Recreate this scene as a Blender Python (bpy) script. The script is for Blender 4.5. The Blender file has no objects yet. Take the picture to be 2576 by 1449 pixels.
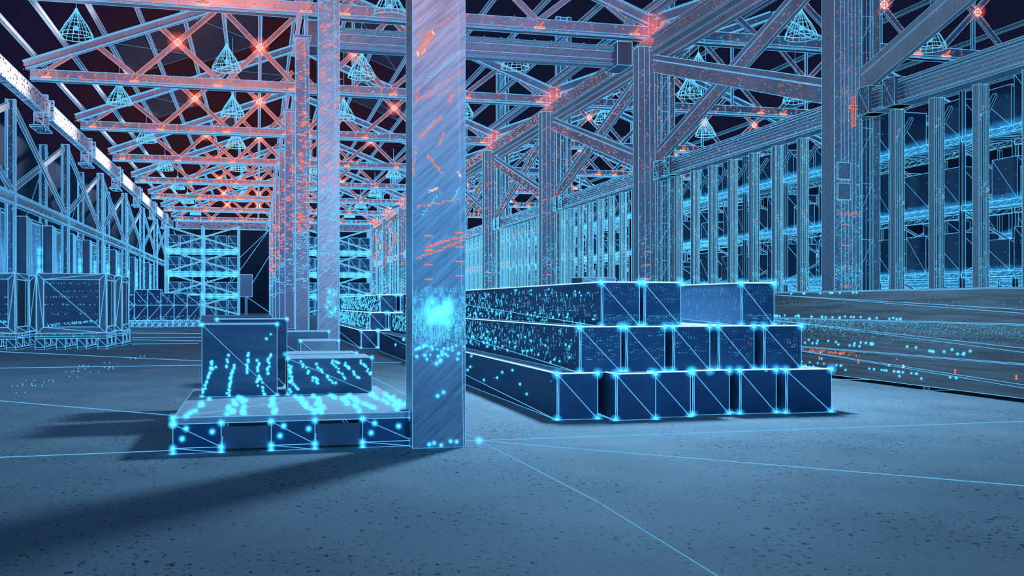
import bpy, math, random
from mathutils import Vector, Matrix
random.seed(7)
C = bpy.context.scene.collection
TH = math.atan2(640, 2531); ST, CT = math.sin(TH), math.cos(TH)
F = 2531.0; HC = 1.2
V = Vector
W_ORD = ['first', 'second', 'third', 'fourth', 'fifth', 'sixth', 'seventh', 'eighth', 'ninth', 'tenth', 'eleventh', 'twelfth',
         'thirteenth', 'fourteenth', 'fifteenth', 'sixteenth', 'seventeenth', 'eighteenth', 'nineteenth', 'twentieth']

def at(u, v, z=0.0):
    """point of the height z that the photograph shows at u, v"""
    a = (u - 1288) / F; b = (763 - v) / F
    t = (z - HC) / b
    return V(((ST + a * CT) * t, (CT - a * ST) * t, z))

# ------------------------------------------------------------------ materials
def new_mat(name):
    m = bpy.data.materials.new(name); m.use_nodes = True
    nt = m.node_tree; nt.nodes.clear()
    out = nt.nodes.new('ShaderNodeOutputMaterial')
    return m, nt, out

def N(nt, t, **kw):
    n = nt.nodes.new(t)
    for k, v in kw.items():
        if k.startswith('i_'):
            n.inputs[k[2:].replace('_', ' ')].default_value = v
        else:
            setattr(n, k, v)
    return n

def surface(name, col, rough=0.6, metal=0.0, spec=0.5, c2=None, scale=4.0, stretch=(1, 1, 1), detail=5, rot=(0, 0, 0), lo=.35, hi=.65, bump=0.0):
    m, nt, out = new_mat(name)
    b = N(nt, 'ShaderNodeBsdfPrincipled')
    b.inputs['Base Color'].default_value = (*col, 1); b.inputs['Roughness'].default_value = rough
    b.inputs['Metallic'].default_value = metal; b.inputs['Specular IOR Level'].default_value = spec
    if c2:
        g = N(nt, 'ShaderNodeNewGeometry'); mp = N(nt, 'ShaderNodeMapping')
        mp.inputs['Scale'].default_value = stretch; mp0 = N(nt, 'ShaderNodeMapping'); mp0.inputs['Rotation'].default_value = rot
        nz = N(nt, 'ShaderNodeTexNoise'); nz.inputs['Scale'].default_value = scale; nz.inputs['Detail'].default_value = detail
        r = N(nt, 'ShaderNodeValToRGB')
        r.color_ramp.elements[0].position = lo; r.color_ramp.elements[1].position = hi
        r.color_ramp.elements[0].color = (*col, 1); r.color_ramp.elements[1].color = (*c2, 1)
        nt.links.new(g.outputs['Position'], mp0.inputs['Vector']); nt.links.new(mp0.outputs[0], mp.inputs['Vector']); nt.links.new(mp.outputs[0], nz.inputs['Vector'])
        nt.links.new(nz.outputs['Fac'], r.inputs[0]); nt.links.new(r.outputs[0], b.inputs['Base Color'])
        if bump:
            bp = N(nt, 'ShaderNodeBump'); bp.inputs['Strength'].default_value = bump; bp.inputs['Distance'].default_value = .02
            nt.links.new(nz.outputs['Fac'], bp.inputs['Height']); nt.links.new(bp.outputs[0], b.inputs['Normal'])
    nt.links.new(b.outputs[0], out.inputs[0])
    return m

def glow(name, col, s=1.0):
    m, nt, out = new_mat(name)
    e = N(nt, 'ShaderNodeEmission'); e.inputs[0].default_value = (*col, 1); e.inputs[1].default_value = s
    nt.links.new(e.outputs[0], out.inputs[0])
    m.cycles.emission_sampling = 'NONE'
    return m

def orb(name, col, s=1.0, p=2.0):
    """painted bloom: emissive halo ball, dense in the middle, thin at the rim"""
    m, nt, out = new_mat(name)
    lw = N(nt, 'ShaderNodeLayerWeight'); lw.inputs[0].default_value = .5
    a = N(nt, 'ShaderNodeMath', operation='SUBTRACT'); a.inputs[0].default_value = 1
    q = N(nt, 'ShaderNodeMath', operation='POWER'); q.inputs[1].default_value = p
    q2 = N(nt, 'ShaderNodeMath', operation='MULTIPLY'); q2.inputs[1].default_value = s
    g = N(nt, 'ShaderNodeNewGeometry')
    inv = N(nt, 'ShaderNodeMath', operation='SUBTRACT'); inv.inputs[0].default_value = 1
    m3 = N(nt, 'ShaderNodeMath', operation='MULTIPLY')
    e = N(nt, 'ShaderNodeEmission'); e.inputs[0].default_value = (*col, 1)
    t = N(nt, 'ShaderNodeBsdfTransparent'); ad = N(nt, 'ShaderNodeAddShader')
    L = nt.links.new
    L(lw.outputs['Facing'], a.inputs[1]); L(a.outputs[0], q.inputs[0]); L(q.outputs[0], q2.inputs[0])
    L(g.outputs['Backfacing'], inv.inputs[1]); L(q2.outputs[0], m3.inputs[0]); L(inv.outputs[0], m3.inputs[1])
    L(m3.outputs[0], e.inputs[1]); L(e.outputs[0], ad.inputs[0]); L(t.outputs[0], ad.inputs[1]); L(ad.outputs[0], out.inputs[0])
    m.cycles.emission_sampling = 'NONE'
    return m

def truss_glow(name, blue, hot, s):
    """light lines whose own colour runs from hot orange over the middle of the hall to blue at the eaves"""
    m, nt, out = new_mat(name); L = nt.links.new
    g = N(nt, 'ShaderNodeNewGeometry'); sx = N(nt, 'ShaderNodeSeparateXYZ'); L(g.outputs['Position'], sx.inputs[0])
    d = N(nt, 'ShaderNodeMath', operation='SUBTRACT'); d.inputs[1].default_value = -1.0; L(sx.outputs[0], d.inputs[0])
    ab = N(nt, 'ShaderNodeMath', operation='ABSOLUTE'); L(d.outputs[0], ab.inputs[0])
    mr = N(nt, 'ShaderNodeMapRange'); mr.inputs['From Min'].default_value = 4; mr.inputs['From Max'].default_value = 12
    mr.inputs['To Min'].default_value = 1; mr.inputs['To Max'].default_value = .06; L(ab.outputs[0], mr.inputs['Value'])
    nz = N(nt, 'ShaderNodeTexNoise'); nz.inputs['Scale'].default_value = .9; L(g.outputs['Position'], nz.inputs['Vector'])
    r2 = N(nt, 'ShaderNodeMapRange'); r2.inputs['From Min'].default_value = .3; r2.inputs['From Max'].default_value = .55
    L(nz.outputs['Fac'], r2.inputs['Value'])
    mu = N(nt, 'ShaderNodeMath', operation='MULTIPLY'); L(mr.outputs[0], mu.inputs[0]); L(r2.outputs[0], mu.inputs[1])
    mx = N(nt, 'ShaderNodeMix', data_type='RGBA'); L(mu.outputs[0], mx.inputs['Factor'])
    mx.inputs['A'].default_value = (*blue, 1); mx.inputs['B'].default_value = (*hot, 1)
    e = N(nt, 'ShaderNodeEmission'); e.inputs[1].default_value = s; L(mx.outputs['Result'], e.inputs[0]); L(e.outputs[0], out.inputs[0])
    m.cycles.emission_sampling = 'NONE'
    return m

STEEL = surface('brushed_steel', (.27, .29, .33), .42, .2, c2=(.50, .52, .55), scale=3.2, stretch=(1.0, 6, 13), rot=(.0, .75, 0), lo=.32, hi=.7, detail=7)
DSTEEL = surface('dark_steel', (.12, .15, .2), .5, .2, c2=(.17, .2, .26), scale=1.5)
RSTEEL = surface('roof_steel', (.40, .38, .40), .5, .1, c2=(.52, .49, .5), scale=1.2)
TIMBER = surface('sawn_timber', (.07, .16, .28), .8, spec=.1, c2=(.10, .20, .33), scale=1.2, stretch=(3, .5, 6), detail=6)
PLANK_LIT_TOP = surface('pale_planks_and_lit_tops', (.66, .70, .74), .55, spec=.4, c2=(.8, .8, .78), scale=3, stretch=(7, .8, 7), detail=8)
CRATE = surface('crate_boards', (.10, .16, .24), .7, spec=.3, c2=(.16, .23, .31), scale=2, stretch=(1, 1, 9), detail=6)
CFRAME = surface('crate_frame', (.3, .34, .39), .6, spec=.3, c2=(.4, .43, .46), scale=2, stretch=(3, 3, 3))
DTIMBER = surface('dark_weathered_timber', (.075, .075, .08), .7, spec=.3, c2=(.15, .145, .15), scale=2.0, stretch=(6, .4, 12), detail=8)
CARD = surface('carton', (.07, .12, .2), .8, spec=.2, c2=(.1, .16, .24), scale=1)
WALLM = surface('dark_wall', (.022, .045, .085), .9, spec=.1, c2=(.045, .075, .12), scale=.3)
PANEL = surface('door_panel', (.3, .4, .5), .45, .1, c2=(.42, .5, .58), scale=.4)
PAINT = surface('flaking_white_paint', (.03, .03, .05), .6, c2=(.95, .93, .95), scale=2.2, stretch=(1.6, 1.6, 4), detail=9, lo=.405, hi=.45)
LINE = glow('blue_light_line', (.11, .50, .95), 1.15)
LINED = glow('dim_blue_light_line', (.06, .30, .58), 1.0)
LINEB = glow('bright_cyan_light_line', (.16, .68, 1.0), 1.1)
TLINE = truss_glow('truss_light_line', (.15, .36, .62), (1.0, .26, .15), 1.0)
HOT = glow('orange_light_point', (1.0, .17, .06), 1.5)
PINK = glow('pink_white_light_point', (1.0, .5, .42), 1.5)
DOT = glow('cyan_light_point', (.09, .60, 1.0), 1.25)
ORB = orb('painted_cyan_bloom', (.03, .42, 1.0), .95, 2.4)  # bloom around the light points, imitated by emission on halo balls
SORB = orb('painted_faint_cyan_bloom', (.03, .42, 1.0), .4, 2.4)
HORB = orb('painted_orange_bloom', (1.0, .10, .03), .55, 2.4)
WHITE = glow('painted_lit_edge', (.62, .9, 1.0), 1.25)

def floor_mat():
    m, nt, out = new_mat('worn_concrete'); L = nt.links.new
    b = N(nt, 'ShaderNodeBsdfPrincipled'); b.inputs['Roughness'].default_value = .75; b.inputs['Specular IOR Level'].default_value = .25
    g = N(nt, 'ShaderNodeNewGeometry')
    n1 = N(nt, 'ShaderNodeTexNoise'); n1.inputs['Scale'].default_value = 1.3; n1.inputs['Detail'].default_value = 8
    mp = N(nt, 'ShaderNodeMapping'); mp.inputs['Scale'].default_value = (1.0, .75, 1); mp.inputs['Rotation'].default_value = (0, 0, .25)
    n2 = N(nt, 'ShaderNodeTexNoise'); n2.inputs['Scale'].default_value = 24; n2.inputs['Detail'].default_value = 5; n2.inputs['Roughness'].default_value = .62
    n3 = N(nt, 'ShaderNodeTexNoise'); n3.inputs['Scale'].default_value = 1.1; n3.inputs['Detail'].default_value = 3
    L(g.outputs['Position'], mp.inputs[0])
    for n in (n1, n2, n3): L(mp.outputs[0], n.inputs['Vector'])
    r1 = N(nt, 'ShaderNodeValToRGB'); e = r1.color_ramp.elements
    e[0].position = .3; e[0].color = (.30, .335, .36, 1); e[1].position = .7; e[1].color = (.42, .45, .47, 1)
    L(n1.outputs['Fac'], r1.inputs[0])
    # pits: thin dark flakes, thicker in patches
    mr3 = N(nt, 'ShaderNodeMapRange'); mr3.inputs['From Min'].default_value = .35; mr3.inputs['From Max'].default_value = .65
    mr3.inputs['To Min'].default_value = -.035; mr3.inputs['To Max'].default_value = .035
    L(n3.outputs['Fac'], mr3.inputs['Value'])
    ad = N(nt, 'ShaderNodeMath', operation='ADD'); L(n2.outputs['Fac'], ad.inputs[0]); L(mr3.outputs[0], ad.inputs[1])
    r2 = N(nt, 'ShaderNodeValToRGB'); e = r2.color_ramp.elements
    e[0].position = .612; e[0].color = (0, 0, 0, 1); e[1].position = .632; e[1].color = (1, 1, 1, 1)
    L(ad.outputs[0], r2.inputs[0])
    mx = N(nt, 'ShaderNodeMix', data_type='RGBA'); mx.inputs['B'].default_value = (.02, .03, .04, 1)
    L(r2.outputs[0], mx.inputs['Factor']); L(r1.outputs[0], mx.inputs['A']); L(mx.outputs['Result'], b.inputs['Base Color'])
    bp = N(nt, 'ShaderNodeBump'); bp.inputs['Strength'].default_value = .5; bp.inputs['Distance'].default_value = .01; bp.invert = True
    L(ad.outputs[0], bp.inputs['Height']); L(bp.outputs[0], b.inputs['Normal'])
    L(b.outputs[0], out.inputs[0])
    return m
CONC = floor_mat()

# ------------------------------------------------------------------ mesh builder
def sphere_data(n, k):
    vs = []; fs = []
    for i in range(k + 1):
        a = math.pi * i / k
        for j in range(n):
            b = 2 * math.pi * j / n
            vs.append(V((math.sin(a) * math.cos(b), math.sin(a) * math.sin(b), math.cos(a))))
    for i in range(k):
        for j in range(n):
            q = [i * n + j, (i + 1) * n + j, (i + 1) * n + (j + 1) % n, i * n + (j + 1) % n]
            if i == 0: q = [q[0], q[1], q[2]]
            elif i == k - 1: q = [q[0], q[1], q[3]]
            fs.append(q)
    return vs, fs
S_BIG = sphere_data(14, 9); S_MID = sphere_data(8, 5)

class MB:
    """collects solids, light lines and light points of one part; index 0 is the body, the others its lights"""
    def __init__(s, mats, r=.01):
        s.v = []; s.f = []; s.m = []; s.sm = []; s.mats = mats; s.r = r
    def ix(s, mat):
        if mat not in s.mats: s.mats.append(mat)
        return s.mats.index(mat)
    def add(s, vs, fs, mat, smooth=False):
        o = len(s.v); i = s.ix(mat)
        s.v += [tuple(p) for p in vs]
        for f in fs:
            s.f.append([o + k for k in f]); s.m.append(i); s.sm.append(smooth)
    def hexa(s, p, mat=None, wire=None, line=None, diag=(), edges=None):
        mat = mat or s.mats[0]
        s.add(p, [(0, 3, 2, 1), (4, 5, 6, 7), (0, 1, 5, 4), (1, 2, 6, 5), (2, 3, 7, 6), (3, 0, 4, 7)], mat)
        r = s.r if wire is None else wire
        if r:
            line = line or LINE
            E = [(0, 1), (1, 2), (2, 3), (3, 0), (4, 5), (5, 6), (6, 7), (7, 4), (0, 4), (1, 5), (2, 6), (3, 7)]
            for i, (a, b) in enumerate(E):
                if edges is None or i in edges: s.line(p[a], p[b], r, line)
            D = {'front': (4, 1), 'back': (7, 2), 'left': (7, 0), 'right': (5, 2), 'top': (4, 6)}
            for k in diag: s.line(p[D[k][0]], p[D[k][1]], r, line)
    def box(s, x0, y0, z0, x1, y1, z1, **k):
        s.hexa([V(q) for q in ((x0, y0, z0), (x1, y0, z0), (x1, y1, z0), (x0, y1, z0), (x0, y0, z1), (x1, y0, z1), (x1, y1, z1), (x0, y1, z1))], **k)
    def bar(s, p, q, w, h, up=(0, 0, 1), **k):
        p, q = V(p), V(q); d = (q - p).normalized(); up = V(up)
        if abs(d.dot(up)) > .99: up = V((0, 1, 0))
        sd = d.cross(up).normalized(); u = sd.cross(d).normalized(); a = sd * w / 2; b = u * h / 2
        s.hexa([p - a - b, p + a - b, q + a - b, q - a - b, p - a + b, p + a + b, q + a + b, q - a + b], **k)
    def ibeam(s, p, q, w, h, t=.04, tw=None, **k):
        p, q = V(p), V(q); d = (q - p).normalized(); up = V((0, 0, 1))
        sd = d.cross(up).normalized(); u = sd.cross(d).normalized()
        o = u * (h / 2 - t / 2)
        k2 = dict(k); k2.setdefault('edges', (1, 3, 5, 7))
        s.bar(p + o, q + o, w, t, **k2); s.bar(p - o, q - o, w, t, **k2)
        k3 = dict(k); k3['edges'] = (1, 3, 5, 7)
        s.bar(p, q, tw or t, h - 2 * t, **k3)
    def line(s, a, b, r=None, mat=None):
        a, b = V(a), V(b); d = b - a
        if d.length < 1e-6: return
        d.normalize(); r = r or s.r
        up = V((0, 0, 1)) if abs(d.z) < .9 else V((1, 0, 0))
        x = d.cross(up).normalized() * r; y = d.cross(x).normalized() * r
        c = [x, y, -x, -y]
        s.add([a + k for k in c] + [b + k for k in c], [(0, 1, 5, 4), (1, 2, 6, 5), (2, 3, 7, 6), (3, 0, 4, 7)], mat or LINE)
    def dot(s, p, r, mat=None):
        p = V(p)
        s.add([p + V(k) * r for k in ((1, 0, 0), (0, 1, 0), (-1, 0, 0), (0, -1, 0), (0, 0, 1), (0, 0, -1))],
              [(0, 1, 4), (1, 2, 4), (2, 3, 4), (3, 0, 4), (1, 0, 5), (2, 1, 5), (3, 2, 5), (0, 3, 5)], mat or DOT)
    def ball(s, p, r, mat=None, data=None, smooth=True):
        vs, fs = data or S_MID
        p = V(p); s.add([p + v * r for v in vs], fs, mat or DOT, smooth)
    def node(s, p, r, halo=2.6, mat=None, hmat=None):
        s.ball(p, r, mat or DOT)
        s.ball(p, r * halo, hmat or ORB, S_BIG)
    def build(s, name, parent=None, origin=None):
        o3 = V(origin) if origin is not None else (V(parent['o']) if parent is not None else V((0, 0, 0)))
        me = bpy.data.meshes.new(name)
        me.from_pydata([(x - o3.x, y - o3.y, z - o3.z) for x, y, z in s.v], [], s.f)
        for m in s.mats: me.materials.append(m)
        me.polygons.foreach_set('material_index', s.m); me.polygons.foreach_set('use_smooth', s.sm); me.update()
        o = bpy.data.objects.new(name, me); C.objects.link(o)
        if parent is not None: o.parent = parent
        else: o.location = o3
        return o

def tag(o, label, cat, group=None, kind='thing'):
    o['label'] = label; o['category'] = cat; o['kind'] = kind
    if group: o['group'] = group
    return o
def struct(o): o['kind'] = 'structure'; return o
def empty(name, loc, label, cat, group=None):
    o = bpy.data.objects.new(name, None); C.objects.link(o); o.location = loc; o['o'] = tuple(loc)
    o.empty_display_size = .2
    return tag(o, label, cat, group)
def copy_tree(src, loc, label=None, group=None):
    r = src.copy(); C.objects.link(r); r.location = loc; r['o'] = tuple(loc)
    if label: r['label'] = label
    if group: r['group'] = group
    for ch in list(src.children):
        c = ch.copy(); C.objects.link(c); c.parent = r
        for g in list(ch.children):
            d = g.copy(); C.objects.link(d); d.parent = c
    return r
def wr(y): return .00026 * max(8, y)
R = random.uniform

# ------------------------------------------------------------------ setting
TY = [35.07 + 12.89 * n for n in range(8)]             # the truss frames
m = MB([CONC], .006)
m.add([(-30, -12, 0), (60, -12, 0), (60, 128, 0), (-30, 128, 0)], [(0, 1, 2, 3)], CONC)
def fl(*pts, r=.004):
    w = [at(*p, z=.003) for p in pts]
    for a, b in zip(w, w[1:]):
        n = max(1, int((b - a).length / 4)); 
        for i in range(n):
            p, q = a.lerp(b, i / n), a.lerp(b, (i + 1) / n)
            rr = .00028 * max(5, (p.y + q.y) / 2)
            m.line(p, q, rr * 1.15, LINE)
fl((1205, 1108), (2576, 1060)); fl((1205, 1108), (2576, 1222)); fl((1205, 1108), (1500, 1260), (2050, 1600))
fl((1205, 1108), (1163, 1085), (1035, 1000), (930, 945)); fl((1205, 1108), (1163, 1108)); fl((-40, 1005), (435, 1045)); fl((-40, 1152), (435, 1133))
fl((-60, 882), (506, 908)); fl((-60, 927), (1010, 911)); fl((333, 838), (640, 840)); fl((333, 849), (700, 848)); fl((333, 855), (760, 862)); fl((333, 866), (500, 864))
fl((1985, 955), (2200, 955)); fl((-60, 2000), (435, 1133)) if False else None
m.node(at(1205, 1108, .05), .018, 2.6)
for i in range(22):
    t = R(0, 1); p = at(20 + 360 * t + R(-20, 20), 985 - 100 * t + R(-12, 12), .01)
    m.dot(p, .0006 * p.y)
    m.dot(p + V((R(.06, .14), 0, 0)), .0006 * p.y)
struct(m.build('floor'))
m = MB([WALLM], .03); m.box(-12.9, 10, 0, -12.5, 126, 10.8, wire=0)
for y in TY: m.line((-12.47, y, 6), (-12.47, y + 6, 10.5), .02, LINED); m.line((-12.47, y + 4, 6), (-12.47, y + 6, 10.5), .02, LINED)
struct(m.build('wall_left'))
m = MB([WALLM], .03); m.box(-12.9, 126, 0, 60, 126.4, 10.8, wire=0)
for a, b in (((-9.7, 9.9), (-6, 0.1)), ((1.4, 10.2), (-3.3, 3.4)), ((1.4, 7), (-1.6, 2.0)), ((1.4, .1), (-3.3, 3.4)), ((-3.3, 3.4), (-2.6, 6.2)), ((-2.6, 6.2), (1.4, 10.2)), ((-9, 8), (-3, 0.3))):
    m.line((a[0], 125.97, a[1]), (b[0], 125.97, b[1]), .03, LINE)
struct(m.build('wall_back'))
m = MB([WALLM], .03); m.box(40, 10, 0, 40.4, 126, 10.8, wire=0); struct(m.build('wall_right'))

# ------------------------------------------------------------------ roof trusses
X0, XR, X1 = -9.7, 2.25, 14.2
ZC = 10.98                                              # underside of the bottom chord
def ztop(x): return 11.5 + .388 * (x - X0 if x < XR else X1 - x)
def make_truss(y, r, hot, aisle):
    T = empty('roof_truss', (X0, y, ZC), '', 'roof truss')
    m = MB([RSTEEL], r)
    n = 8
    xl = X0 + .05
    m.bar((xl, y, ZC + .26), (X1, y, ZC + .26), .26, .44, line=LINE, edges=(1, 3, 5, 7))
    m.bar((xl, y, ZC + .02), (X1, y, ZC + .02), .36, .04, line=LINE, edges=(1, 3, 5, 7), mat=DSTEEL)
    m.line((xl, y - .14, ZC + .14), (X1, y - .14, ZC + .14), r * .8)
    for i in range(46):
        x = X0 + .6 + i * .51
        hotp = max(.15, 1 - abs(x + 1) / 11) * hot
        if i % 4 == 1:
            for k in range(5): m.dot((x + R(-.03, .03), y - .18, ZC + .04 + k * .11), r * 2.3, HOT if R(0, 1) < hotp + .35 else DOT)
        elif R(0, 1) < .85:
            for k in range(7): m.dot((x + R(-.25, .25), y - .18, ZC + R(.02, .46)), r * R(1.4, 2.6), HOT if R(0, 1) < hotp + .2 else DOT)
    m.build('bottom_chord', T)
    for xa, xb in ((X0 - .2 + aisle * .5, XR), (X1 + .2, XR)):
        m = MB([RSTEEL], r)
        m.ibeam((xa, y, ztop(xa) + .2), (xb, y, ztop(xb) + .2), .26, .4, .04, tw=.08, line=LINE)
        for i in range(26):
            t = i / 26; x = xa + (xb - xa) * t
            if i % 3 == 0:
                for k in range(3): m.dot((x, y - .15, ztop(x) + k * .18), r * 2, HOT if R(0, 1) < .6 * hot + .1 else DOT)
        m.build('top_chord', T)
    zb = ZC + .48
    def web(xa, za, xb, zc2, yo, w=.2, name='brace', line=TLINE, dots=True, hotk=1.0):
        m = MB([RSTEEL], r)
        m.bar((xa, y + yo, za), (xb, y + yo, zc2), .12, w, up=(0, 1, 0) if False else (0, 0, 1), line=line)
        L = math.hypot(xb - xa, zc2 - za); k = int(L / .32)
        if dots:
            for i in range(k + 1):
                t = i / max(1, k); px = xa + (xb - xa) * t; pz = za + (zc2 - za) * t
                hc = HOT if R(0, 1) < hot * hotk else DOT
                nx, nz = -(zc2 - za) / L * w * .5, (xb - xa) / L * w * .5
                m.dot((px + nx, y + yo - .07, pz + nz), r * 1.9, hc); m.dot((px - nx, y + yo - .07, pz - nz), r * 1.9, hc)
        return m.build(name, T)
    def plate(xc, zc3):
        m = MB([RSTEEL], r * 1.3)
        a = .17; P = [(xc, zc3 - a), (xc + a, zc3), (xc, zc3 + a), (xc - a, zc3)]
        m.hexa([V((q[0], y - .17, q[1])) for q in P] + [V((q[0], y - .15, q[1])) for q in P], line=PINK if hot > .4 else HOT)
        m.line((P[0][0], y - .18, P[0][1]), (P[2][0], y - .18, P[2][1]), r, PINK); m.line((P[1][0], y - .18, P[1][1]), (P[3][0], y - .18, P[3][1]), r, PINK)
        m.ball((xc, y - .2, zc3), .5 if hot > .5 else .3, HORB, S_BIG)
        for k in range(4):
            an = math.pi / 4 + k * math.pi / 2
            for q in range(1, 7): m.dot((xc + math.cos(an) * q * .12, y - .2, zc3 + math.sin(an) * q * .12), r * 1.9, PINK if q < 4 else HOT)
        m.build('gusset_plate', T)
    mir = lambda x: 2 * XR - x
    for f in (lambda x: x, mir):
        for (p1, p2, c) in ((((-5.2, zb), (-1.9, ztop(-1.9))), ((-4.2, ztop(-4.2)), (-1.75, zb)), (-3.5, 13.0)),
                            (((-1.3, zb), (2.0, 14.85)), ((-1.52, ztop(-1.52)), (1.65, zb)), (.09, 13.0))):
            web(f(p1[0][0]), p1[0][1], f(p1[1][0]), p1[1][1], -.08); web(f(p2[0][0]), p2[0][1], f(p2[1][0]), p2[1][1], .08)
            plate(f(c[0]), c[1])
        web(f(-6.84), ztop(-6.84), f(-5.4), zb, 0, .2)
        web(f(-8.0), ztop(-8.0), f(-9.0), zb, 0, .14)
        web(f(.1), zb, f(.1), ztop(.1), .12, .1, name='upright', dots=False, line=LINE)
    # small bright bearing details on the bottom chord
    for xx in (-9.0, -5.35, -1.75, 1.6, 2.9, 6.25, 9.85, 13.5):
        m = MB([RSTEEL], r)
        m.bar((xx - .18, y - .19, ZC + .15), (xx + .18, y - .19, ZC + .15), .03, .05, wire=r * .8, line=PINK if hot > .4 else HOT)
        m.bar((xx, y - .2, ZC + .2), (xx + .15, y - .2, ZC + .36), .03, .03, wire=r * .8, line=HOT)
        for q in range(8): m.dot((xx + R(-.18, .18), y - .21, ZC + R(.12, .2)), r * 1.7, HOT)
        m.build('bearing_plate', T)
    for xe in (X1,):
        m = MB([RSTEEL], r)
        m.bar((xe, y, ZC), (xe, y, ztop(X0) + .4), .3, .3, line=TLINE)
        if xe == X1 or aisle:
            for i in range(26): m.dot((xe + R(-.25, .25), y - .2, ZC + R(-.3, 1.0)), r * 2.2, HOT if R(0, 1) < .7 else PINK)
            m.ball((xe, y - .2, ZC + .3), .75, HORB, S_BIG)
        m.build('end_post', T)
    return T
G_T1 = 'roof trusses over the wide hall'; G_T2 = 'roof trusses over the side aisle'
for n, y in enumerate(TY):
    t = make_truss(y, wr(y + 3), 1.0, 0)
    t['label'] = 'orange glowing roof truss over the wide hall, %s from the near end' % W_ORD[n]; t['group'] = G_T1
sh = MB([RSTEEL])
for n, y in enumerate(TY[:7]):
    t = make_truss(y, wr(y + 6), .42, 1)
    t.location.x += X1 - X0
    t['label'] = 'bluish steel roof truss over the racking aisle, %s from the near end' % W_ORD[n]; t['group'] = G_T2

# ------------------------------------------------------------------ purlins and roof sheets
px = [-9.5, -8.2, -6.6, -5.0, -3.3, -1.6, .15, 1.9]
allp = [(x, 0) for x in px] + [(2 * XR - x, 1) for x in px[::-1]]
def seglines(m, p, q, w, h, line=LINED):
    """bar along the hall in bay lengths so that its light lines stay fine near the camera"""
    ys = [p[1]]
    while ys[-1] + 12.89 < q[1] - 1: ys.append(ys[-1] + 12.89)
    ys.append(q[1])
    for a, b in zip(ys, ys[1:]):
        m.bar((p[0], a, p[2]), (q[0], b, q[2]), w, h, wire=wr((a + b) / 2), line=line, edges=(1, 3, 5, 7))
for i, (x, s) in enumerate(allp):
    m = MB([RSTEEL]); seglines(m, (x, 24, ztop(x) + .5), (x, 126, ztop(x) + .5), .14, .18, LINE)
    tag(m.build('purlin', origin=(x, 24, ztop(x) + .4)), 'thin steel purlin laid across the orange trusses, %s counted from the white painted beam' % W_ORD[i], 'purlin', 'purlins over the wide hall')
for i, (x, s) in enumerate(allp[::2]):
    x2 = x + X1 - X0
    m = MB([RSTEEL]); seglines(m, (x2, 24, ztop(x) + .5), (x2, 126, ztop(x) + .5), .14, .18, LINED)
    tag(m.build('purlin', origin=(x2, 24, ztop(x) + .4)), 'thin bluish purlin over the racking aisle, %s counted from the braced column row' % W_ORD[i], 'purlin', 'purlins over the racking aisle')
SHEET = surface('roof_sheet', (.035, .045, .08), .7, .0, spec=.2)
k = 0
for (xa, xb, ya, yb) in ((-6.6, -3.3, 50, 57), (-3.3, .15, 49, 59), (-6.6, -4.2, 62, 70), (-1.6, 1.9, 63, 70), (4.4, 7.8, 50, 58), (6.1, 9.5, 64, 70), (-5, -1.6, 76, 84)):
    m = MB([SHEET], .012)
    p = [V((x, y, ztop(x) + .64)) for x, y in ((xa, ya), (xb, ya), (xb, yb), (xa, yb))]
    p += [q + V((0, 0, .04)) for q in p]
    m.hexa(p, line=LINED, diag=('top',)); m.line(p[0], p[2], .014, LINED)
    tag(m.build('roof_sheet', origin=p[0]), 'greyish blue roof sheet lying on the purlins, %s from the near end' % W_ORD[k], 'roof sheet', 'roof sheets on the purlins'); k += 1

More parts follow.
